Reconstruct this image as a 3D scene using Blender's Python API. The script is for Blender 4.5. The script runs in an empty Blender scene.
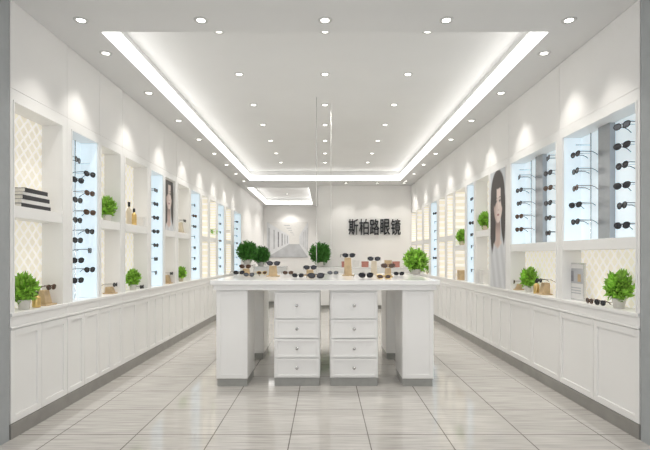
import bpy, math, random
from mathutils import Vector, Matrix
random.seed(7)
S=bpy.context.scene
COL=S.collection
F=480.0; VX=325.0; VY=256.0; H=1.25; W=2.14; CEIL=3.0; REC=3.22
def YW(x,off=0.0): return F*(W+off)/abs(x-VX)

# ---------------- materials ----------------
def mat(name,col,rough=.5,metal=0,emit=0,ecol=None,trans=0,noise=0,nscale=20,coat=0):
    m=bpy.data.materials.new(name); m.use_nodes=True
    nt=m.node_tree; b=nt.nodes['Principled BSDF']
    b.inputs['Base Color'].default_value=(*col,1)
    b.inputs['Roughness'].default_value=rough
    b.inputs['Metallic'].default_value=metal
    if trans: b.inputs['Transmission Weight'].default_value=trans
    if coat: b.inputs['Coat Weight'].default_value=coat
    if emit:
        b.inputs['Emission Color'].default_value=(*(ecol or col),1)
        b.inputs['Emission Strength'].default_value=emit
    if noise:
        tc=nt.nodes.new('ShaderNodeTexCoord'); n=nt.nodes.new('ShaderNodeTexNoise')
        n.inputs['Scale'].default_value=nscale
        r=nt.nodes.new('ShaderNodeValToRGB')
        r.color_ramp.elements[0].position=.3; r.color_ramp.elements[1].position=.7
        r.color_ramp.elements[0].color=tuple(max(0,c*(1-noise)) for c in col)+(1,)
        r.color_ramp.elements[1].color=tuple(min(1,c*(1+noise)) for c in col)+(1,)
        nt.links.new(tc.outputs['Object'],n.inputs['Vector']); nt.links.new(n.outputs['Fac'],r.inputs['Fac'])
        nt.links.new(r.outputs['Color'],b.inputs['Base Color'])
    return m
M={}
M['wall']=mat('white_wall_paint',(.87,.86,.845),.5,noise=.01,nscale=3)
M['lacq']=mat('white_lacquer',(.88,.875,.86),.35,noise=.008,nscale=4)
M['ceil']=mat('ceiling_paint',(.76,.76,.755),.8,noise=.01,nscale=2)
M['groove']=mat('groove_grey',(.45,.45,.44),.8,noise=.03)
M['base']=mat('taupe_skirting',(.28,.27,.25),.35,noise=.08,nscale=8)
M['pier']=mat('grey_pier',(.38,.40,.41),.5,noise=.03)
M['led']=mat('led_strip_glow',(1,1,1),.5,emit=2.7,ecol=(1,.985,.95))
M['lens']=mat('lamp_lens_glow',(1,1,1),.5,emit=6,ecol=(1,.97,.9))
M['chrome']=mat('brushed_chrome',(.7,.7,.7),.25,1,noise=.04)
M['cable']=mat('pale_steel_cable',(.50,.50,.49),.6,.0,noise=.04)
M['trimw']=mat('downlight_trim',(.6,.6,.59),.4,.2,noise=.03)
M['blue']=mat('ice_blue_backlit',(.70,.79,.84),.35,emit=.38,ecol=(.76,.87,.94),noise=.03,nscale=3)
M['mirror']=mat('grey_mirror',(.40,.42,.44),.25,.4,noise=.03)
M['black']=mat('black_acetate',(.012,.012,.014),.25,noise=.2)
M['lensd']=mat('dark_lens',(.02,.022,.03),.08,noise=.2)
M['lensb']=mat('brown_lens',(.07,.035,.02),.08,noise=.2)
M['lensg']=mat('smoke_lens',(.12,.13,.15),.08,noise=.2)
M['tort']=mat('tortoise_acetate',(.10,.045,.02),.25,noise=.5,nscale=60)
M['wood']=mat('tan_wood',(.56,.42,.25),.5,noise=.15,nscale=14)
M['gold']=mat('gold_metal',(.7,.5,.2),.3,.7,noise=.1)
M['leaf']=mat('green_leaf',(.30,.58,.07),.5,noise=.5,nscale=25)
M['leafd']=mat('deep_green_leaf',(.06,.22,.03),.55,noise=.5,nscale=14)
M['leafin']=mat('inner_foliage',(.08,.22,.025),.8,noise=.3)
M['pot']=mat('white_ceramic',(.72,.70,.66),.3,noise=.02)
M['pott']=mat('cream_ceramic',(.66,.58,.45),.4,noise=.05)
M['paper']=mat('paper_pages',(.8,.78,.72),.7,noise=.08,nscale=80)
M['bookd']=mat('charcoal_book_cover',(.03,.03,.035),.5,noise=.2)
M['bookw']=mat('white_book_cover',(.78,.77,.75),.5,noise=.03)
M['sign']=mat('dark_sign_metal',(.012,.014,.018),.4,noise=.1)
M['ink']=mat('grey_print',(.24,.24,.26),.6,noise=.3,nscale=9)
M['inkl']=mat('light_grey_print',(.50,.51,.53),.6,noise=.1,nscale=5)
M['inkm']=mat('pale_print',(.74,.75,.77),.6,noise=.06,nscale=5)
M['pink']=mat('rose_card',(.5,.22,.18),.6,noise=.1)
M['worktop']=mat('white_stone_worktop',(.87,.87,.86),.12,noise=.015,nscale=5)
M['plinth']=mat('grey_plinth',(.36,.36,.34),.35,noise=.05)
M['print']=mat('photographic_print',(.5,.5,.5),.45)
_nt=M['print'].node_tree; _a=_nt.nodes.new('ShaderNodeVertexColor'); _a.layer_name='print_colour'; _nt.links.new(_a.outputs['Color'],_nt.nodes['Principled BSDF'].inputs['Base Color'])

def wallpaper():
    m=bpy.data.materials.new('cream_lattice_wallpaper'); m.use_nodes=True
    nt=m.node_tree; N=nt.nodes; L=nt.links; b=N['Principled BSDF']
    tc=N.new('ShaderNodeTexCoord'); sp=N.new('ShaderNodeSeparateXYZ'); L.new(tc.outputs['Object'],sp.inputs[0])
    def mth(op,a,b_=None,v=None):
        n=N.new('ShaderNodeMath'); n.operation=op
        L.new(a,n.inputs[0])
        if b_ is not None: L.new(b_,n.inputs[1])
        elif v is not None: n.inputs[1].default_value=v
        return n.outputs[0]
    k=30
    a=mth('MULTIPLY',mth('ADD',sp.outputs['Y'],sp.outputs['Z']),v=k)
    c=mth('MULTIPLY',mth('SUBTRACT',sp.outputs['Y'],sp.outputs['Z']),v=k)
    mn=mth('MINIMUM',mth('ABSOLUTE',mth('SINE',a)),mth('ABSOLUTE',mth('SINE',c)))
    r=N.new('ShaderNodeValToRGB'); L.new(mn,r.inputs['Fac'])
    r.color_ramp.elements[0].position=.14; r.color_ramp.elements[1].position=.32
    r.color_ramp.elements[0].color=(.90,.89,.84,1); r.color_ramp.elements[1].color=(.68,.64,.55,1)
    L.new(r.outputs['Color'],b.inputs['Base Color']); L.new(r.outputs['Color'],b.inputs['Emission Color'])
    b.inputs['Emission Strength'].default_value=.50; b.inputs['Roughness'].default_value=.6  # wallpaper emission stands in for the lighting inside the niches
    return m
M['wp']=wallpaper()
def floormat():
    m=bpy.data.materials.new('polished_streaked_tile'); m.use_nodes=True
    nt=m.node_tree; N=nt.nodes; L=nt.links; b=N['Principled BSDF']
    tc=N.new('ShaderNodeTexCoord'); mp=N.new('ShaderNodeMapping'); L.new(tc.outputs['Object'],mp.inputs['Vector'])
    mp.inputs['Location'].default_value=(-.30+5.4,-.12+5.4,0)
    br=N.new('ShaderNodeTexBrick'); L.new(mp.outputs[0],br.inputs['Vector'])
    br.offset=0; br.squash=1
    br.inputs['Scale'].default_value=1; br.inputs['Brick Width'].default_value=.54; br.inputs['Row Height'].default_value=.54
    br.inputs['Mortar Size'].default_value=.0042; br.inputs['Mortar Smooth'].default_value=.1
    br.inputs['Color1'].default_value=(1,1,1,1); br.inputs['Color2'].default_value=(.95,.95,.95,1); br.inputs['Mortar'].default_value=(.30,.29,.27,1)
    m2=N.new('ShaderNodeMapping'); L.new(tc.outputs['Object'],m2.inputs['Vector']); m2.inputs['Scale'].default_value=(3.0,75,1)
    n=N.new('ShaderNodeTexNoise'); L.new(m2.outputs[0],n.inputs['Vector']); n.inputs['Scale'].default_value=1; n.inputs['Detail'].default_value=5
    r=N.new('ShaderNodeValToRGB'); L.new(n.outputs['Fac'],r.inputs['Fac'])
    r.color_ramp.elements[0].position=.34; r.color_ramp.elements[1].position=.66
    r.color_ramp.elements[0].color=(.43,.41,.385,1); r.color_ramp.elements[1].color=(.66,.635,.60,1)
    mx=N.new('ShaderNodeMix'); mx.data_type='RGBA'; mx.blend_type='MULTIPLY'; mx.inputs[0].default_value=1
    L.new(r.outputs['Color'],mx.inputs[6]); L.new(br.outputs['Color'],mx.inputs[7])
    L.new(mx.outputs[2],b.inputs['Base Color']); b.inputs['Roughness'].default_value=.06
    b.inputs['IOR'].default_value=1.6
    return m
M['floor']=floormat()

# ---------------- mesh builder ----------------
class MB:
    def __init__(s): s.v=[];s.f=[];s.m=[];s.mats=[];s.sm=[]
    def mi(s,k):
        if k not in s.mats: s.mats.append(k)
        return s.mats.index(k)
    def add(s,vs,fs,k,smooth=False):
        o=len(s.v); s.v+= [tuple(v) for v in vs]; i=s.mi(k)
        for f in fs: s.f.append([o+a for a in f]); s.m.append(i); s.sm.append(smooth)
    def box(s,x0,x1,y0,y1,z0,z1,k):
        if x0>x1:x0,x1=x1,x0
        if y0>y1:y0,y1=y1,y0
        if z0>z1:z0,z1=z1,z0
        s.add([(x0,y0,z0),(x1,y0,z0),(x1,y1,z0),(x0,y1,z0),(x0,y0,z1),(x1,y0,z1),(x1,y1,z1),(x0,y1,z1)],
              [(0,3,2,1),(4,5,6,7),(0,1,5,4),(1,2,6,5),(2,3,7,6),(3,0,4,7)],k)
    def lathe(s,prof,k,n=24,c=(0,0),smooth=True,cap=True):
        vs=[];fs=[]
        for r,z in prof:
            for i in range(n):
                a=2*math.pi*i/n; vs.append((c[0]+r*math.cos(a),c[1]+r*math.sin(a),z))
        for j in range(len(prof)-1):
            for i in range(n):
                fs.append((j*n+i,j*n+(i+1)%n,(j+1)*n+(i+1)%n,(j+1)*n+i))
        if cap:
            fs.append(tuple(reversed(range(n)))); fs.append(tuple((len(prof)-1)*n+i for i in range(n)))
        s.add(vs,fs,k,smooth)
    def tube(s,pts,r,k,n=8,closed=False):
        vs=[];fs=[];P=[Vector(p) for p in pts];L=len(P)
        for i,p in enumerate(P):
            if closed: t=P[(i+1)%L]-P[i-1]
            else: t=P[min(i+1,L-1)]-P[max(i-1,0)]
            t.normalize(); up=Vector((0,1,0)) if abs(t.y)<.9 else Vector((0,0,1))
            a=t.cross(up).normalized(); b=t.cross(a).normalized()
            for j in range(n):
                g=2*math.pi*j/n; vs.append(p+a*r*math.cos(g)+b*r*math.sin(g))
        for i in range(L if closed else L-1):
            for j in range(n):
                fs.append((i*n+j,i*n+(j+1)%n,((i+1)%L)*n+(j+1)%n,((i+1)%L)*n+j))
        if not closed: fs.append(tuple(range(n))); fs.append(tuple((L-1)*n+j for j in range(n)))
        s.add(vs,fs,k,True)
    def obj(s,name,parent=None,bevel=0,loc=None):
        me=bpy.data.meshes.new(name); me.from_pydata(s.v,[],s.f)
        for k in s.mats: me.materials.append(M[k])
        for p,i,q in zip(me.polygons,s.m,s.sm): p.material_index=i; p.use_smooth=q
        me.update()
        o=bpy.data.objects.new(name,me); COL.objects.link(o)
        if parent: o.parent=parent
        if loc: o.location=loc
        if bevel:
            b=o.modifiers.new('bevel','BEVEL'); b.width=bevel; b.segments=2; b.limit_method='ANGLE'
        return o
def empty(name,loc=(0,0,0),rz=0):
    o=bpy.data.objects.new(name,None); o.empty_display_size=.05; COL.objects.link(o); o.location=loc; o.rotation_euler[2]=rz; return o
def tag(o,label,cat,group=None):
    o["label"]=label; o["category"]=cat
    if group: o["group"]=group
    return o
def struct(o): o["kind"]="structure"; return o
def cp(src,parent=None,loc=None,rz=None,sc=None):
    o=src.copy(); COL.objects.link(o)
    if parent is not None: o.parent=parent
    if loc is not None: o.location=loc
    if rz is not None: o.rotation_euler[2]=rz
    if sc is not None: o.scale=(sc,sc,sc)
    return o
def cptree(root,loc,rz=0,sc=1):
    n=root.copy(); COL.objects.link(n); n.location=loc; n.rotation_euler[2]=rz; n.scale=(sc,sc,sc)
    for c in root.children:
        d=c.copy(); d.parent=n; COL.objects.link(d)
    return n

# ---------------- room shell ----------------
Y0=-1.0; YB=11.9; YE=16.8; WT=.20; XL=W+WT+.06
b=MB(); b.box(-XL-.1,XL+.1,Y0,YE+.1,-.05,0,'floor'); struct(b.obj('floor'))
b=MB(); tx=1.75; ta,tb=3.75,11.15; sx0,sx1,sa,sb=-2.0,-.42,12.3,16.3
b.box(-XL,XL,Y0,ta,CEIL,CEIL+.03,'ceil')
b.box(-XL,-tx,ta,tb,CEIL,CEIL+.03,'ceil'); b.box(tx,XL,ta,tb,CEIL,CEIL+.03,'ceil')
b.box(-XL,XL,tb,sa,CEIL,CEIL+.03,'ceil')
b.box(-XL,sx0,sa,sb,CEIL,CEIL+.03,'ceil'); b.box(sx1,XL,sa,sb,CEIL,CEIL+.03,'ceil')
b.box(-XL,XL,sb,YE,CEIL,CEIL+.03,'ceil')
for (x0,x1,y0,y1) in ((-tx,tx,ta,tb),(sx0,sx1,sa,sb)):
    b.box(x0-.03,x0,y0-.03,y1+.03,CEIL+.005,REC,'ceil'); b.box(x1,x1+.03,y0-.03,y1+.03,CEIL+.005,REC,'ceil')
    b.box(x0,x1,y0-.03,y0,CEIL+.005,REC,'ceil'); b.box(x0,x1,y1,y1+.03,CEIL+.005,REC,'ceil')
    b.box(x0-.03,x1+.03,y0-.03,y1+.03,REC,REC+.03,'ceil')
struct(b.obj('ceiling'))
for (x0,x1,y0,y1) in ((-tx,tx,ta,tb),(sx0,sx1,sa,sb)):
    t=.012
    for j,q in enumerate(((x0+.001,x0+t,y0+.02,y1-.02),(x1-t,x1-.001,y0+.02,y1-.02),(x0+.02,x1-.02,y1-t,y1-.001),(x0+.02,x1-.02,y0+.001,y0+t))):
        b=MB(); b.box(*q,CEIL+(.004 if j<3 else .06),CEIL+(.15 if j<2 else .11),'led'); tag(b.obj('led_strip'),'bright white led light strip along the ceiling recess edge','light','cove light strips')

# walls
def wall_side(side,name,bounds,yend):
    b=MB()
    xo=side*(W+WT)
    b.box(xo,side*(W+WT+.06),Y0,yend,0,CEIL,'wall')
    b.box(side*(W+.01),side*(W+WT),3.26,bounds[-1],2.42,CEIL,'groove')
    g=.002
    for a,c in zip(bounds[:-1],bounds[1:]):
        b.box(side*W,side*(W+.012),a+g,c-g,2.40,CEIL-.002,'wall')
    b.box(side*W,side*(W+WT),Y0,2.95,0,CEIL,'wall')
    b.box(side*W,side*(W+WT),bounds[-1]+.001,yend,0,CEIL,'wall')
    struct(b.obj(name))
    b=MB(); b.box(side*(W-.002),side*(W+WT),2.95,3.25,0,CEIL,'pier'); struct(b.obj('trim_1' if side<0 else 'trim_2'))
    b=MB(); b.box(side*(W-.008),side*(W+.02),3.262,yend-.01,0,.10,'base'); struct(b.obj('baseboard_left' if side<0 else 'baseboard_right',bevel=.003))

LB=[(14,62,'double'),(72,98,'blue2'),(101,120,'double'),(125,147,'double'),(151,163,'blue'),(165,175,'double'),(178,189,'double'),
    (191,200,'blue'),(202,208,'double'),(210,216,'double'),(218,224,'blue'),(226,231,'double'),(234,241,'blue')]
RB=[(636,563,'combo'),(556,511,'combo'),(506,491,'poster'),(489,476,'double'),(474,467,'blue'),(465,455,'low'),(453,447,'double'),
    (445,439,'double'),(437,431,'blue'),(429,424,'double'),(422,417,'double'),(416,411.5,'double')]
def bounds_of(B):
    L=[(YW(a),YW(c)) for a,c,_ in B]; r=[3.262]
    for i in range(len(L)-1): r.append((L[i][1]+L[i+1][0])/2)
    r.append(L[-1][1]+.06); return L,r
LL,LBd=bounds_of(LB); RL,RBd=bounds_of(RB)
wall_side(-1,'wall_left',LBd,YE); wall_side(1,'wall_right',RBd,YB)
b=MB(); b.box(-.17,W+.2,YB,YB+.12,0,CEIL-.002,'wall'); struct(b.obj('wall_back'))
b=MB(); b.box(-.17,-.05,YB+.121,YE,0,CEIL-.002,'wall'); struct(b.obj('wall_passage'))
b=MB(); b.box(-XL,W,YE,YE+.1,0,CEIL,'wall'); struct(b.obj('wall_end'))

# ---------------- sunglasses ----------------
def ringpts(cx,w,h,n=20,p=2.4,z0=.026):
    r=[]
    for i in range(n):
        a=2*math.pi*i/n; ca,sa=math.cos(a),math.sin(a)
        zz=h*math.copysign(abs(sa)**(2/p),sa); taper=1-.10*(1 if zz<0 else 0)*abs(zz)/h
        r.append((cx+w*taper*math.copysign(abs(ca)**(2/p),ca)+math.copysign(.002,cx)*(1 if zz>0 else -1),0,z0+zz))
    return r
def g_frame(b,fm,z0=.0235):
    for sx in (-1,1): b.tube(ringpts(sx*.035,.028,.0195,z0=z0),.0030,fm,6,True)
    b.tube([(-.010,0,z0+.008),(0,-.002,z0+.011),(.010,0,z0+.008)],.0026,fm,6)
def g_lens(b,sx,lm,z0=.0235):
    p=ringpts(sx*.035,.027,.0185,z0=z0); vs=[(sx*.035,-.003,z0)]+p
    b.add(vs,[(0,1+i,1+(i+1)%len(p)) for i in range(len(p))],lm,True)
def g_temple(b,sx,fm,z0=.0235,L=1.0):
    b.tube([(sx*.063,0,z0+.010),(sx*.068,.01,z0+.010),(sx*.068,.09*L,z0+.008),(sx*.066,.115*L,z0-.004),(sx*.064,.135*L,.003)],.0026,fm,6)
GT={}
for key,fm,lm in (('dark','black','lensd'),('tort','tort','lensb'),('gold','gold','lensb'),('smoke','black','lensg')):
    r=empty('sunglasses',(0,-5,-5))
    b=MB(); g_frame(b,fm); b.obj('frame',r)
    for sx in (-1,1):
        b=MB(); g_lens(b,sx,lm); b.obj('lens',r)
        b=MB(); g_temple(b,sx,fm); b.obj('temple',r)
    b=MB(); g_frame(b,fm); [ (g_lens(b,s_,lm),g_temple(b,s_,fm)) for s_ in (-1,1)]
    o=b.obj('sunglasses',None,loc=(0,-5,-5))
    GT[key]=(r,o)
GL={'dark':'black sunglasses with dark lenses','tort':'brown tortoiseshell sunglasses','gold':'thin gold metal sunglasses','smoke':'black sunglasses with smoke grey lenses'}
def glasses(loc,rz,kind='dark',where='on a display shelf',group='sunglasses on display',full=True,sc=1.0):
    r,o=GT[kind]
    n=cptree(r,loc,rz,sc) if full else cp(o,loc=loc,rz=rz,sc=sc)
    tag(n,GL[kind]+' '+where,'sunglasses',group); return n

# ---------------- plants ----------------
def foliage(name,R,nleaf,ls,lm,squash=.9,seed=1):
    rnd=random.Random(seed); b=MB()
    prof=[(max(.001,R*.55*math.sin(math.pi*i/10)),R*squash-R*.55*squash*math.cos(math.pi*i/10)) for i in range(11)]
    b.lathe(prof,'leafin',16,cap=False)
    for i in range(nleaf):
        z=1-2*(i+.5)/nleaf; a=i*2.39996; q=math.sqrt(1-z*z)
        d=Vector((q*math.cos(a),q*math.sin(a),z)); lump=1+.2*math.sin(4*a+seed)*math.sin(3*math.acos(z))
        rr=R*rnd.uniform(.55,1.08)*lump
        p=Vector((d.x*rr,d.y*rr,R*squash+d.z*rr*squash))
        t=(d+Vector((rnd.uniform(-.8,.8),rnd.uniform(-.8,.8),rnd.uniform(-.2,1.3)))).normalized()
        s_=t.cross(Vector((rnd.uniform(-1,1),rnd.uniform(-1,1),rnd.uniform(-1,1)))).normalized()
        n_=t.cross(s_); l=ls*rnd.uniform(.7,1.4); w=l*.26
        b.add([p-t*l*.4,p+s_*w+n_*l*.1,p+t*l*.6,p-s_*w+n_*l*.1],[(0,1,2),(0,2,3)],lm)
    return b
def plant_tmpl(R,lm,potm,ph,pr,nleaf=700,ls=.03,seed=1,sq=.85):
    r=empty('potted_plant',(0,-5,-5))
    b=MB(); b.lathe([(pr*.72,0),(pr*.8,.004),(pr,ph*.92),(pr*1.04,ph*.93),(pr*1.04,ph),(pr*.9,ph),(pr*.88,ph*.85)],potm,24); b.obj('pot',r)
    f=foliage('foliage',R,nleaf,ls,lm,sq,seed).obj('foliage',r,loc=(0,0,ph*.78))
    return r
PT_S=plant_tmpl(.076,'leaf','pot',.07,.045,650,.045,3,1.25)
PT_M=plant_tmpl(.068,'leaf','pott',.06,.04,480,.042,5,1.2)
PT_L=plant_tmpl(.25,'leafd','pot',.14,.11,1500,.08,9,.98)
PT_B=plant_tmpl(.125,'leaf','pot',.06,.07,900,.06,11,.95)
def plant(t,loc,label,sc=1,group=None,rz=0):
    n=cptree(t,loc,rz,sc); tag(n,label,'plant',group or 'small potted shrubs'); return n

# ---------------- eyewear stand / props ----------------
def stand_t(w,d,h,m):
    r=empty('eyewear_stand',(0,-5,-5))
    b=MB(); b.box(-w/2,w/2,-d/2,d/2,0,.012,m); b.obj('base',r,bevel=.002)
    b=MB(); b.add([(-w*.32,-d*.3,.012),(w*.32,-d*.3,.012),(w*.32,d*.4,.012),(-w*.32,d*.4,.012),(-w*.26,-d*.1,h),(w*.26,-d*.1,h),(w*.26,d*.4,h),(-w*.26,d*.4,h)],
        [(0,3,2,1),(4,5,6,7),(0,1,5,4),(1,2,6,5),(2,3,7,6),(3,0,4,7)],m); b.obj('riser',r,bevel=.004)
    return r
ST_A=stand_t(.15,.11,.12,'wood'); ST_B=stand_t(.14,.11,.07,'wood'); ST_C=stand_t(.12,.11,.17,'pott'); ST_D=stand_t(.13,.11,.21,'wood')
def stand(t,h,loc,rz,kind='dark',where='display shelf',sc=1,g=True,gs=1.0):
    n=cptree(t,loc,rz,sc); tag(n,'tan eyewear riser on the '+where,'stand','eyewear risers')
    if g:
        off=Vector((0,-.05,0)); off.rotate(Matrix.Rotation(rz,3,'Z'))
        glasses((loc[0]+off.x,loc[1]+off.y,loc[2]+h*sc),rz,kind,'resting on a tan riser','sunglasses on risers',sc=gs)
def bottle(loc,h=.14,m='gold',label='small gold bottle with dark cap on a display shelf'):
    r=empty('bottle',loc); b=MB(); b.lathe([(.026,0),(.03,.006),(.03,h*.6),(.024,h*.7),(.01,h*.76),(.01,h*.8)],m,20); b.obj('body',r)
    b=MB(); b.lathe([(.014,h*.8),(.014,h),(.010,h*1.01)],'black',16); b.obj('cap',r); tag(r,label,'bottle','bottles on display shelves')
def giftbox(loc,rz,w,d,h,m,label):
    r=empty('gift_box',loc,rz); b=MB(); b.box(-w/2,w/2,-d/2,d/2,0,h*.7,m); b.obj('box_base',r,bevel=.003)
    b=MB(); b.box(-w/2-.003,w/2+.003,-d/2-.003,d/2+.003,h*.7,h,m); b.obj('lid',r,bevel=.003); tag(r,label,'box','boxes on display shelves')
def pframe(loc,rz,w,h,label):
    r=empty('picture_frame',loc,rz); t=.012; b=MB()
    for q in ((-w/2,-w/2+t,0,h),(w/2-t,w/2,0,h),(-w/2+t,w/2-t,0,t),(-w/2+t,w/2-t,h-t,h)): b.box(q[0],q[1],-.008,.01,q[2],q[3],'chrome')
    b.obj('frame',r)
    b=MB(); b.box(-w/2+t,w/2-t,-.004,.006,t,h-t,'bookw')
    b.box(-w/2+.03,w/2-.03,-.0055,-.004,h*.45,h*.85,'inkl'); b.box(-w/2+.05,-w/2+.12,-.007,-.0055,h*.5,h*.78,'ink'); b.box(w/2-.11,w/2-.06,-.007,-.0055,h*.5,h*.70,'wood')
    for zz in (.18,.25,.32): b.box(-w/2+.04,w/2-.06,-.0055,-.004,h*zz,h*(zz+.025),'inkl')
    b.obj('print',r)
    b=MB(); b.box(-.01,.01,.01,.03,0,h*.5,'bookd'); b.obj('easel_back',r); tag(r,label,'picture frame')

# ---------------- wall display bays ----------------
ZT=2.31; ZM1=1.60; ZM0=1.517; ZB=.86; ZS=.75; DP=.17
def bay(side,op,bd,typ,idx):
    o0,o1=op; b0,b1=bd[0]+.001,bd[1]-.001
    near=o0<7.0
    r=empty('wall_display_cabinet',(side*W,(b0+b1)/2,0)); yc=(b0+b1)/2
    def X(d): return side*d
    def bx(B,d0,d1,y0,y1,z0,z1,k): B.box(X(d0),X(d1),y0-yc,y1-yc,z0,z1,k)
    B=MB(); 
    bx(B,0,DP,b0,o0,ZB,ZT+.088,'lacq'); bx(B,0,DP,o1,b1,ZB,ZT+.088,'lacq')
    bx(B,0,DP,o0,o1,ZT,ZT+.088,'lacq')
    bx(B,.012,DP,b0,b1,.0,ZS,'lacq')
    c_=.012
    for q in ((o0-c_,o0,ZB,ZT+c_),(o1,o1+c_,ZB,ZT+c_),(o0,o1,ZT,ZT+c_)): bx(B,-.006,0,*q,'lacq')
    B.obj('frame',r)
    B=MB(); bx(B,-.014,DP,b0,b1,ZB-.025,ZB,'lacq'); bx(B,-.002,DP,b0,b1,ZS+.015,ZB-.025,'lacq'); bx(B,-.010,DP,b0,b1,ZS,ZS+.015,'lacq'); B.obj('sill',r,bevel=.002)
    n=2; wd=(b1-b0)/n
    for i in range(n):
        a=b0+i*wd+.0025; c=b0+(i+1)*wd-.0025; B=MB(); s_=min(.05,(c-a)*.15)
        bx(B,.007,.012,a,c,.105,ZS-.004,'lacq')
        for q in ((a,a+s_,.105,ZS-.004),(c-s_,c,.105,ZS-.004),(a+s_,c-s_,.105,.105+s_),(a+s_,c-s_,ZS-.004-s_,ZS-.004)): bx(B,-.003,.007,*q,'lacq')
        B.obj('door',r,bevel=.0012 if near else 0)
    if typ=='poster':
        B=MB(); bx(B,.005,.06,o0,o1,ZB,ZT,'lacq'); B.obj('backing_panel',r)
        return
    def liner(z0,z1,k):
        for q in ((o1-.004,o1-.0005),(o0+.0005,o0+.004)):
            B=MB(); bx(B,.012,DP-.006,q[0],q[1],z0+.002,z1-.002,k); o=B.obj('side_glow_liner',r)
    if typ in('double','low'):
        m1,m0=(ZM1,ZM0) if typ=='double' else (1.42,1.34)
        B=MB(); bx(B,0,DP,o0,o1,m0,m1,'lacq'); B.obj('shelf',r,bevel=.002)
        B=MB(); bx(B,DP-.005,DP+.01,b0,b1,ZB,ZT,'wp'); o=B.obj('back_panel',r); o['label']='cream lattice patterned panel with added glow'
        if not near: liner(ZB,m0,'wp'); liner(m1,ZT,'wp')  # added cream liners, their glow stands in for light on the niche sides
    def rods(ys,z0,z1,nrow,zs0,dz,dep=.15,gs=1.15):
        for j,y in enumerate(ys):
            B=MB(); B.tube([(X(dep),y-yc,z0),(X(dep),y-yc,z1)],.005,'chrome',8)
            for k in range(nrow):
                zz=zs0+k*dz+(dz*.5 if j else 0)*(1 if k<nrow-1 else 0); z=zz+.036; B.box(X(.018),X(dep),y-yc-.003,y-yc+.003,z-.003,z+.003,'chrome')
            B.obj('eyewear_rod',r)
            for k in range(nrow):
                if j and k==nrow-1: continue
                zz=zs0+k*dz+(dz*.5 if j else 0)
                u=random.random(); kd='dark' if u<.7 else ('smoke' if u<.85 else 'tort')
                glasses((side*(W+.016),y,zz),(math.pi/2 if side<0 else -math.pi/2)+random.uniform(-.3,.3),kd,'mounted on a chrome wall rod','sunglasses on wall rods',full=(o0<6),sc=gs)
    if typ in ('blue','blue2'):
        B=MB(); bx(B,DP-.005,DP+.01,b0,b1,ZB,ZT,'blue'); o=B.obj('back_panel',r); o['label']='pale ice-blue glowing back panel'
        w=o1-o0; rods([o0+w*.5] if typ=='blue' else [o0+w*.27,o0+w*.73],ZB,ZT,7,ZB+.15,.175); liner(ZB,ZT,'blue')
    if typ=='combo':
        zc1,zc0=1.385,1.30
        B=MB(); bx(B,0,DP,o0,o1,zc0,zc1,'lacq'); B.obj('shelf',r,bevel=.002)
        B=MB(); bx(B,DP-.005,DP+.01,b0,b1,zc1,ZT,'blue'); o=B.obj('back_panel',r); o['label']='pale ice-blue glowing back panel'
        B=MB(); bx(B,DP-.005,DP+.01,b0,b1,ZB,zc0,'wp'); o=B.obj('back_panel',r); o['label']='cream lattice patterned panel with added glow'
        w=o1-o0; m0,m1=o0+w*.50,o0+w*.66
        B=MB(); bx(B,.12,DP-.006,m0,m1,zc1,ZT,'mirror'); o=B.obj('mirror_divider',r); o['label']='grey mirrored upright divider'
        rods([o0+w*.18,o0+w*.82],zc1,ZT,6,zc1+.06,.145); liner(zc1,ZT,'blue')
    return r
def dobays(side,B,L,bd):
    for i,(a,c,t) in enumerate(B):
        before=set(o for o in bpy.data.objects)
        bay(side,L[i],(bd[i],bd[i+1]),t,i)
        root=[o for o in bpy.data.objects if o not in before and o.name.startswith('wall_display_cabinet')][0]
        lab={'double':'white wall cabinet with two lit cream niches and doors below','low':'white wall cabinet with tall upper and short lower niche','blue':'white wall cabinet with tall ice-blue eyewear recess','blue2':'white wall cabinet with wide ice-blue recess and two eyewear rods',
             'combo':'white wall cabinet with blue eyewear recess over cream niche','poster':'white wall cabinet section backing a tall portrait poster'}[t]
        tag(root,lab,'display cabinet','wall display cabinets')
dobays(-1,LB,LL,LBd); dobays(1,RB,RL,RBd)

# niche contents ------------------------------------------------
def P(x,d,z):
    side=-1 if x<VX else 1
    d=min(d,.08)
    return (side*(W+d),YW(x,d),z)
RZ=lambda x: math.pi/2 if x<VX else -math.pi/2
def book(loc,rz,w,d,h,cm,label):
    r=empty('book',loc,rz); b=MB(); b.box(-w/2,w/2,-d/2,d/2,0,.004,cm); b.box(-w/2,w/2,-d/2,d/2,h-.004,h,cm); b.box(-w/2,w/2,-d/2,-d/2+.004,.004,h-.004,cm); b.obj('cover',r)
    b=MB(); b.box(-w/2+.004,w/2-.004,-d/2+.004,d/2-.004,.004,h-.004,'paper'); b.obj('pages',r); tag(r,label,'book','stack of books in the upper niche')
z=ZM1
for i,(w,cm,h) in enumerate(((.36,'bookd',.03),(.35,'bookw',.028),(.33,'bookd',.032),(.32,'bookw',.022),(.28,'bookd',.032))):
    book((-(W+.085),3.60,z),RZ(0)+random.uniform(-.03,.03),w,.13,h,cm,('charcoal' if cm=='bookd' else 'white')+' hardcover book lying in a stack'); z+=h
plant(PT_S,P(24,.065,ZB),'bright green bushy shrub in small white pot')
stand(ST_A,.12,P(45,.1,ZB),RZ(46),'tort'); bottle(P(36.5,.05,ZB),.12,'gold')
plant(PT_S,P(107,.07,ZM1),'bright green bushy shrub in small white pot',.95)
stand(ST_B,.07,P(111,.1,ZB),RZ(1),'dark')
bottle(P(129,.08,ZM1),.26,'pott','cream ceramic bottle with dark cap in niche'); bottle(P(134,.1,ZM1),.2,'gold')
giftbox(P(141,.12,ZM1),RZ(1),.10,.10,.12,'bookw','small white lidded box in niche')
plant(PT_S,P(133,.07,ZB),'bright green bushy shrub in small white pot',.9)
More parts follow.
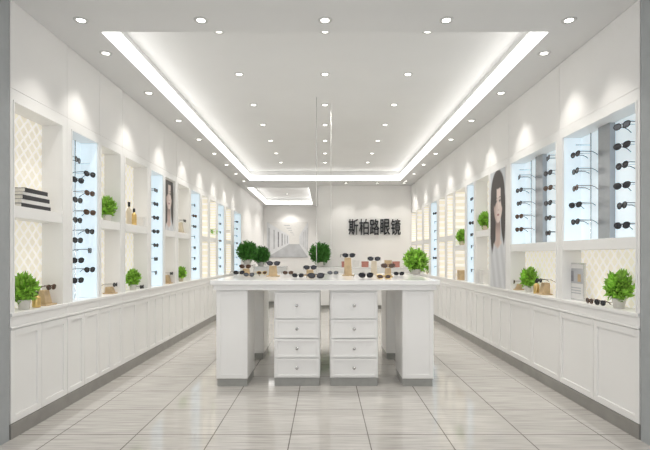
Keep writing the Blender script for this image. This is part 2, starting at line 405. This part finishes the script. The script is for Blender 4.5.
glasses(P(142,.04,ZB),RZ(1),'dark','on a niche shelf')
stand(ST_A,.12,P(168,.1,ZB),RZ(1),'dark',); giftbox(P(173,.1,ZB),RZ(1),.08,.1,.16,'bookw','tall white lidded box in niche')
stand(ST_C,.17,P(181.5,.1,ZM1),RZ(1),'dark'); giftbox(P(186.5,.1,ZM1),RZ(1),.1,.1,.2,'wood','tan lidded box in niche')
plant(PT_M,P(181,.07,ZB),'small green shrub in cream pot'); stand(ST_B,.07,P(186.5,.1,ZB),RZ(1),'tort')
stand(ST_C,.17,P(205,.1,ZM1),RZ(1),'dark'); giftbox(P(204.5,.1,ZB),RZ(1),.12,.12,.2,'wood','tan lidded box in niche')
plant(PT_M,P(213,.07,ZM1),'small green shrub in cream pot'); stand(ST_C,.17,P(213,.1,ZB),RZ(1),'dark')
giftbox(P(228,.1,ZM1),RZ(1),.12,.12,.25,'bookw','white lidded box in niche'); stand(ST_C,.17,P(228.5,.1,ZB),RZ(1),'dark')
# right
plant(PT_S,P(619,.065,ZB),'bright green bushy shrub in small white pot',1.06)
glasses(P(600,.02,ZB),RZ(600)+.1,'dark','on a niche shelf'); glasses(P(589.5,.02,ZB),RZ(600)-.1,'tort','on a niche shelf')
pframe(P(576,.08,ZB),RZ(600),.30,.33,'silver framed product print standing in a niche')
plant(PT_S,P(529,.07,ZB),'bright green bushy shrub in small white pot')
stand(ST_A,.12,P(544,.1,ZB),RZ(600),'dark'); stand(ST_B,.07,P(517,.1,ZB),RZ(600),'tort'); bottle(P(536.5,.05,ZB),.14,'gold')
plant(PT_M,P(485,.07,ZM1),'small green shrub in cream pot',1.15); stand(ST_C,.17,P(479.5,.1,ZM1),RZ(600),'dark')
giftbox(P(484.5,.1,ZB),RZ(600),.14,.1,.2,'bookw','white lidded box in niche'); stand(ST_A,.12,P(479,.1,ZB),RZ(600),'tort')
plant(PT_M,P(462,.07,1.42),'small green shrub in cream pot',1.15); bottle(P(458,.08,1.42),.2,'gold')
giftbox(P(461.5,.1,ZB),RZ(600),.14,.1,.16,'wood','tan lidded box in niche'); stand(ST_A,.12,P(458,.1,ZB),RZ(600),'dark')
stand(ST_C,.17,P(450,.1,ZM1),RZ(600),'dark'); stand(ST_A,.12,P(450,.1,ZB),RZ(600),'dark')
giftbox(P(442,.1,ZM1),RZ(600),.14,.1,.22,'bookw','white lidded box in niche'); stand(ST_C,.17,P(442,.1,ZB),RZ(600),'dark')
stand(ST_C,.17,P(427,.1,ZM1),RZ(600),'dark'); plant(PT_M,P(427,.07,ZB),'small green shrub in cream pot')
stand(ST_C,.17,P(420,.1,ZB),RZ(600),'dark')

# ---------------- posters: photographic print as coloured flat sheet ----------------
def sst(e0,e1,x):
    t=max(0,min(1,(x-e0)/(e1-e0))); return t*t*(3-2*t)
def mixc(a,b,t): return tuple(a[i]*(1-t)+b[i]*t for i in range(3))
def paint(a,c,asp=2.75):
    A=.56+(a-.52)*1.02; C=1.86+(c*asp-asp*.73)*1.02
    el=lambda cx,cy,rx,ry,s=.08: 1-sst(1-s,1+s,math.hypot((A-cx)/rx,(C-cy)/ry))
    col=mixc((.56,.59,.62),(.60,.63,.66),c)
    hair=(.045,.034,.03); st=.6+.6*abs(math.sin(A*46+C*3+2*math.sin(C*2.2)))
    hc=tuple(h*st for h in hair)
    m=max(el(.54,2.02,.48,.64,.06), el(.20,1.35,.22,.85,.12), el(.92,1.55,.16,.62,.12), el(.14,.95,.16,.50,.2))
    col=mixc(col,hc,m)
    sh=sst(-.06,.06,(.98-1.2*abs(A-.58)**1.6)-C)
    skin=(.60,.46,.41); light=(.76,.64,.59); dark=(.34,.24,.21)
    col=mixc(col,mixc(skin,light,sst(.2,.8,A)),sh)
    nk=el(.57,1.15,.17,.42,.12); col=mixc(col,mixc(dark,skin,1-sst(1.0,1.35,C)),nk)
    cl=sst(-.04,.04,(.70+.5*abs(A-.55))-C); fold=.92+.08*math.sin(A*17+C*5)
    col=mixc(col,(.72*fold,.73*fold,.76*fold),cl)
    col=mixc(col,hc,max(el(.17,1.25,.13,.62,.18),el(.95,1.25,.08,.45,.2)))
    f=el(.57,1.80,.29,.46,.05); jaw=1-sst(.0,.10,(1.55-C)*.55-(.28-abs(A-.57))) 
    f=f*(1 if C>1.55 else jaw)
    fc=mixc(mixc(dark,skin,.65),light,sst(.28,.62,A)); fc=mixc(fc,skin,.5*sst(.70,.88,A))
    fc=mixc(fc,light,.5*el(.60,2.05,.15,.12,.8)); fc=mixc(fc,light,.5*el(.58,1.72,.03,.12,.8))
    col=mixc(col,fc,f)
    for ex in (.44,.70):
        col=mixc(col,mixc(dark,hair,.3),.55*el(ex,1.885,.09,.05,.6))
        col=mixc(col,(.70,.68,.66),.7*el(ex,1.870,.055,.018,.3)); col=mixc(col,(.02,.015,.012),el(ex,1.87,.026,.022,.3))
        col=mixc(col,(.03,.02,.018),el(ex,1.890,.07,.010,.4)); col=mixc(col,(.06,.04,.035),.9*el(ex,1.975-.25*abs(A-ex),.09,.012,.5))
    col=mixc(col,dark,.5*el(.60,1.655,.05,.016,.6)); col=mixc(col,dark,.3*el(.525,1.74,.016,.11,.8))
    col=mixc(col,(.40,.17,.17),el(.58,1.54,.075,.028,.3)); col=mixc(col,(.22,.06,.06),.8*el(.58,1.545,.065,.005,.5))
    fr=max(el(.33,2.10,.15,.34,.15),el(.86,2.05,.11,.36,.15),el(.56,2.36,.36,.18,.12)); col=mixc(col,hc,fr)
    return col
def poster(name,side,y0,y1,z0,z1,depth,label):
    NX,NZ=64,176; me=bpy.data.meshes.new(name); x0=side*(W+depth); vs=[];fs=[];cs=[]
    asp=(z1-z0)/(y1-y0)
    for j in range(NZ+1):
        for i in range(NX+1):
            a=i/NX; yy=(y1-a*(y1-y0)) if side>0 else (y0+a*(y1-y0)); vs.append((x0,yy,z0+(z1-z0)*j/NZ)); cs.append(paint(a,j/NZ,asp))
    for j in range(NZ):
        for i in range(NX): q=j*(NX+1)+i; fs.append((q,q+1,q+NX+2,q+NX+1))
    o0=len(vs); th=side*.012
    vs+=[(x0+side*.0005,y0,z0),(x0+side*.0005,y1,z0),(x0+side*.0005,y1,z1),(x0+side*.0005,y0,z1),(x0+th,y0,z0),(x0+th,y1,z0),(x0+th,y1,z1),(x0+th,y0,z1)]; cs+=[(.7,.7,.7)]*8
    for f in ((0,1,2,3),(4,5,6,7),(0,1,5,4),(1,2,6,5),(2,3,7,6),(3,0,4,7)): fs.append(tuple(o0+k for k in f))
    me.from_pydata(vs,[],fs); ca=me.color_attributes.new('print_colour','FLOAT_COLOR','POINT')
    for i,c in enumerate(cs): ca.data[i].color=(*c,1)
    me.materials.append(M['print']); o=bpy.data.objects.new(name,me); COL.objects.link(o); tag(o,label,'poster'); return o
poster('portrait_poster',1,RL[2][0]+.003,RL[2][1]-.003,ZB+.003,ZT-.003,-.008,'tall printed portrait of a long-haired woman in pale top')
poster('portrait_poster',-1,LL[5][0]+.01,LL[5][1]-.01,ZM1+.004,ZT-.02,.02,'small portrait print of dark-haired woman in a niche')

# ---------------- counter ----------------
DC=4.545
YBk=6.35
b=MB(); 
b.box(-1.09,1.09,DC,YBk,.975,1.02,'worktop')
tp=b.obj('counter_worktop',bevel=.004)
b=MB(); b.box(-1.06,1.06,DC+.02,YBk-.02,.925,.974,'lacq'); b.obj('apron_rail',tp)
tag(tp,'long glossy white worktop spanning the drawer and end cabinets','worktop')
def drawer_cab(x0,x1):
    xc=(x0+x1)/2; w=x1-x0; r=empty('drawer_cabinet',(xc,DC+.06,0)); d=.55
    b=MB(); b.box(-w/2,w/2,.02,d,.075,.924,'lacq'); b.obj('body',r,bevel=.003)
    b=MB(); b.box(-w/2+.005,w/2-.005,.015,d-.01,0,.075,'plinth'); b.obj('plinth',r)
    zs=[.085,.272,.458,.645,.905]
    for i in range(4):
        z0,z1=zs[i]+.005,zs[i+1]-.005; q=MB(); a=w/2-.012
        q.box(-a,a,.004,.02,z0,z1,'lacq')
        s_=.022
        q.box(-a,-a+s_,-.004,.004,z0,z1,'lacq'); q.box(a-s_,a,-.004,.004,z0,z1,'lacq'); q.box(-a+s_,a-s_,-.004,.004,z0,z0+s_,'lacq'); q.box(-a+s_,a-s_,-.004,.004,z1-s_,z1,'lacq')
        dr=q.obj('drawer',r,bevel=.002)
        k=MB(); zc=(z0+z1)/2; k.tube([(0,.004,zc),(0,-.008,zc)],.006,'chrome',12); k.tube([(0,-.008,zc),(0,-.012,zc),(0,-.022,zc)],.014,'chrome',16)
        kn=k.obj('knob',dr); kn['label']='round chrome knob'
    tag(r,'white four-drawer cabinet with round chrome knobs under worktop','cabinet','drawer cabinets under the counter')
drawer_cab((274-VX)/104.,(320-VX)/104.); drawer_cab((330-VX)/104.,(378-VX)/104.)
def endcab(x0,x1,ya,yb):
    xc=(x0+x1)/2; w=x1-x0; r=empty('end_cabinet',(xc,ya,0)); d=yb-ya
    b=MB(); b.box(-w/2,w/2,0,d,.075,.924,'lacq'); b.obj('body',r,bevel=.003)
    b=MB(); b.box(-w/2+.008,w/2-.008,.01,d-.01,0,.075,'plinth'); b.obj('plinth',r)
    q=MB(); a=w/2-.004; s_=.035; z0,z1=.085,.915
    q.box(-a,-a+s_,-.012,-.001,z0,z1,'lacq'); q.box(a-s_,a,-.012,-.001,z0,z1,'lacq'); q.box(-a+s_,a-s_,-.012,-.001,z0,z0+s_,'lacq'); q.box(-a+s_,a-s_,-.012,-.001,z1-s_,z1,'lacq')
    q.box(-a+s_,a-s_,-.004,-.001,z0+s_,z1-s_,'lacq'); q.obj('front_panel',r,bevel=.002)
    tag(r,'narrow white panelled end cabinet on grey plinth under worktop','cabinet','end cabinets under the counter')
for s_ in (-1,1):
    a,c=sorted((s_*1.04,s_*.74))
    endcab(a,c,DC+.05,DC+.50); endcab(a,c,5.80,6.30)

def CT(x,Y,z=1.021): return ((x-VX)*Y/F,Y,z)
for i,(x,Y,rz,kd,sc) in enumerate(((239,5.9,.5,'dark',1.1),(249,5.3,-.3,'smoke',1),(288,5.9,.2,'tort',1),(316,4.85,.1,'dark',1.3),(333,5.9,0,'smoke',1),(366,5.0,.25,'dark',1.25),(384,4.72,-.15,'gold',1.1),(399,5.6,.2,'dark',1),(262,5.9,.4,'gold',1),(298,5.1,-.25,'dark',1))):
    glasses(CT(x,Y),rz,kd,'lying open on the white worktop','sunglasses on the worktop',sc=sc)
for i,(t,h,x,Y,kd,sc) in enumerate(((ST_A,.12,273,5.4,'dark',1),(ST_D,.21,348,5.6,'dark',1),(ST_B,.07,310,5.6,'dark',1),(ST_C,.17,374,5.8,'dark',1),(ST_B,.07,246,6.15,'tort',1),(ST_A,.12,388,5.3,'tort',.8))):
    x_,y_,z_=CT(x,Y); stand(t,h,(x_,y_,z_),random.uniform(-.2,.2),kd,'white worktop',sc,gs=1.15)
plant(PT_B,CT(416,6.15),'bright green bushy shrub in white pot on the worktop',1.05)
for x,Y,zb in ((316.5,5.95,1.03),(331,6.2,1.03)):
    b=MB(); X_=(x-VX)*Y/F; b.tube([(X_,Y,1.024),(X_,Y,REC)],.0030,'cable',8); b.lathe([(.02,1.0215),(.02,1.03)],'cable',16,c=(X_,Y))
    tag(b.obj('hanging_rod'),'thin pale steel rod from ceiling to the white worktop','rod','steel rods above the counter')

# ---------------- back area ----------------
def sideboard(x0,x1,y0,y1,h,n,label):
    xc=(x0+x1)/2; w=x1-x0; r=empty('sideboard',(xc,y0,0)); d=y1-y0
    b=MB(); b.box(-w/2,w/2,.02,d,.08,h-.03,'lacq'); b.obj('body',r)
    b=MB(); b.box(-w/2+.01,w/2-.01,.04,d-.01,0,.08,'plinth'); b.obj('plinth',r)
    b=MB(); b.box(-w/2-.01,w/2+.01,0,d,h-.03,h,'worktop'); b.obj('top',r,bevel=.003)
    for i in range(n):
        q=MB(); q.box(-w/2+i*w/n+.004,-w/2+(i+1)*w/n-.004,.004,.02,.09,h-.035,'lacq'); q.obj('door',r)
    tag(r,label,'sideboard')
sideboard(-.15,2.0,11.35,11.88,.98,4,'low white sideboard standing against the sign wall')
sideboard(-2.05,-1.0,12.3,12.8,.98,2,'low white sideboard holding round topiary shrub')
def BP(x,Y,z): return ((x-VX)*Y/F,Y,z)
plant(PT_L,(-.12,11.6,.98),'dark green round topiary in white pot on sideboard',.92,'round topiary shrubs')
plant(PT_L,BP(261,12.52,.98),'dark green round topiary in white pot on sideboard',.82,'round topiary shrubs')
plant(PT_L,(-1.81,11.2,1.05),'dark green round topiary in white pot on pedestal',.85,'round topiary shrubs')
def pedestal(x,y,h):
    r=empty('pedestal',(x,y,0)); b=MB(); b.box(-.16,.16,-.16,.16,0,.06,'plinth'); b.obj('plinth',r)
    b=MB(); b.box(-.15,.15,-.15,.15,.06,h-.03,'lacq'); b.obj('column',r,bevel=.004); b=MB(); b.box(-.17,.17,-.17,.17,h-.03,h,'worktop'); b.obj('top',r,bevel=.003)
    tag(r,'square white pedestal supporting a round topiary','pedestal')
pedestal(-1.81,11.2,1.05)
for i,(x,m) in enumerate(((345,'pink'),(356,'bookw'),(365,'pink'),(388,'wood'),(396,'pink'))):
    x_,y_,z_=BP(x,11.5,.981); giftbox((x_,y_,z_),0,.16,.12,.14+.03*(i%2),m,{'pink':'rose coloured lidded box on sideboard','bookw':'white lidded box on sideboard','wood':'tan lidded box on sideboard'}[m])
# sign
fr=empty('shop_sign',(0,YB-.03,0))
for i,ch in enumerate('斯柏路眼镜'):
    cu=bpy.data.curves.new('character','FONT'); cu.body=ch; cu.size=1; cu.extrude=.03; cu.offset=.008; cu.align_x='CENTER'
    to=bpy.data.objects.new('tmp',cu); COL.objects.link(to); bpy.context.view_layer.update()
    me=bpy.data.meshes.new_from_object(to.evaluated_get(bpy.context.evaluated_depsgraph_get()))
    bpy.data.objects.remove(to)
    xs=[v.co.x for v in me.vertices]; ys=[v.co.y for v in me.vertices]
    w=(max(xs)-min(xs)); h=(max(ys)-min(ys)); cx=(max(xs)+min(xs))/2; cy=(max(ys)+min(ys))/2
    sc_x=.238/w; sc_z=.40/h
    for v in me.vertices: v.co=Vector(((v.co.x-cx)*sc_x,-v.co.z*.6,(v.co.y-cy)*sc_z))
    me.materials.clear(); me.materials.append(M['sign'])
    o=bpy.data.objects.new('character',me); COL.objects.link(o); o.parent=fr; o.location=((348+53*(i+.5)/5-VX)/40.4,0,H+(256-227)/40.4)
tag(fr,'dark raised chinese lettering mounted on white wall','sign')
b=MB(); x0,x1=(267-VX)*YE/F,(308-VX)*YE/F; z0,z1=H-.05,H+34*YE/F
b.box(x0,x1,YE-.03,YE-.001,z0,z1,'inkm')
w=x1-x0; h=z1-z0
def q4(p,k,l): b.add([(x0+a*w,YE-.031-l*.002,z0+c*h) for a,c in p],[(0,1,2,3)],k)
vx,vz=.72,.50
def pr(a,c,t): return (a+(vx-a)*t,c+(vz-c)*t)
q4([(0,0),(1,0),pr(1,0,.75),pr(0,0,.75)],'inkl',1)
q4([pr(0,1,.75),pr(1,1,.75),(1,1),(0,1)],'bookw',1)
for t0,t1 in ((.04,.10),(.22,.27),(.37,.41),(.50,.53),(.60,.62),(.68,.70)):
    q4([pr(0,.16,t0),pr(0,.16,t1),pr(0,.86,t1),pr(0,.86,t0)],'ink' if t0>.3 else 'inkl',2)
    q4([pr(1,.16,t1),pr(1,.16,t0),pr(1,.86,t0),pr(1,.86,t1)],'inkl',2)
    q4([pr(.40,.93,t0),pr(.55,.93,t0),pr(.55,.93,t1),pr(.40,.93,t1)],'inkl',2)
q4([pr(0,0,.75),pr(1,0,.75),pr(1,1,.75),pr(0,1,.75)],'bookw',3)
tag(b.obj('wall_picture'),'large grey and white interior view print on wall','picture')

# ---------------- downlights ----------------
def downlight_t():
    r=empty('downlight',(0,-5,-5)); b=MB(); b.lathe([(.030,-.003),(.04,-.008),(.052,-.005),(.054,0)],'trimw',24,cap=False); b.obj('trim_ring',r)
    b=MB(); b.lathe([(.031,-.002),(.031,-.0035)],'lens',20); b.obj('lamp_lens',r); return r
DT=downlight_t()
def downlight(x,y,z,energy,ang=80,tilt=0,blend=.6,col=(1,.96,.9)):
    n=cptree(DT,(x,y,z)); tag(n,'small round recessed ceiling downlight, switched on','light','recessed ceiling downlights')
    l=bpy.data.lights.new('spot','SPOT'); l.energy=energy; l.spot_size=math.radians(ang); l.spot_blend=blend; l.shadow_soft_size=.05; l.color=col
    o=bpy.data.objects.new('spot_lamp',l); COL.objects.link(o); o.parent=n; o.location=(0,0,-.02); o.rotation_euler=(0,tilt,0)
for y in (3.56,4.14,5.15,6.2,7.2,8.2,9.2,10.2,11.2):
    for s_ in (-1,1):
        x=s_*(1.81 if y==3.56 else 1.89)
        downlight(x,y,CEIL,22,82,0,.6)
for x in (-.92,0,.9): downlight(x,3.56,CEIL,20,110)
for y in (4.2,5.2,6.25,7.2,8.2,9.2,10.1):
    for x in (-.93,0,.9): downlight(x,y,REC,20,110)
for x in (.5,1.25,1.9): downlight(x,11.5,CEIL,22,90)
for x,y in ((-1.2,13.3),(-1.2,15.2)): downlight(x,y,REC,90,125)
downlight(-1.2,16.4,CEIL,26,120)

for o in [o for o in bpy.data.objects if o.parent is None and abs(o.location.z+5)<1e-6]:
    for c in list(o.children): bpy.data.objects.remove(c)
    bpy.data.objects.remove(o)

w=bpy.data.worlds.new('world'); S.world=w; w.use_nodes=True
w.node_tree.nodes['Background'].inputs[0].default_value=(.97,.98,1,1); w.node_tree.nodes['Background'].inputs[1].default_value=1.7
S.view_settings.view_transform='Standard'; S.view_settings.exposure=.06
cam=bpy.data.cameras.new('camera'); co=bpy.data.objects.new('camera',cam); COL.objects.link(co); S.camera=co
co.location=(0,0,H); co.rotation_euler=(math.pi/2,0,0); cam.sensor_width=36; cam.lens=F/650*36; cam.shift_y=(VY-225)/650; cam.clip_start=.05
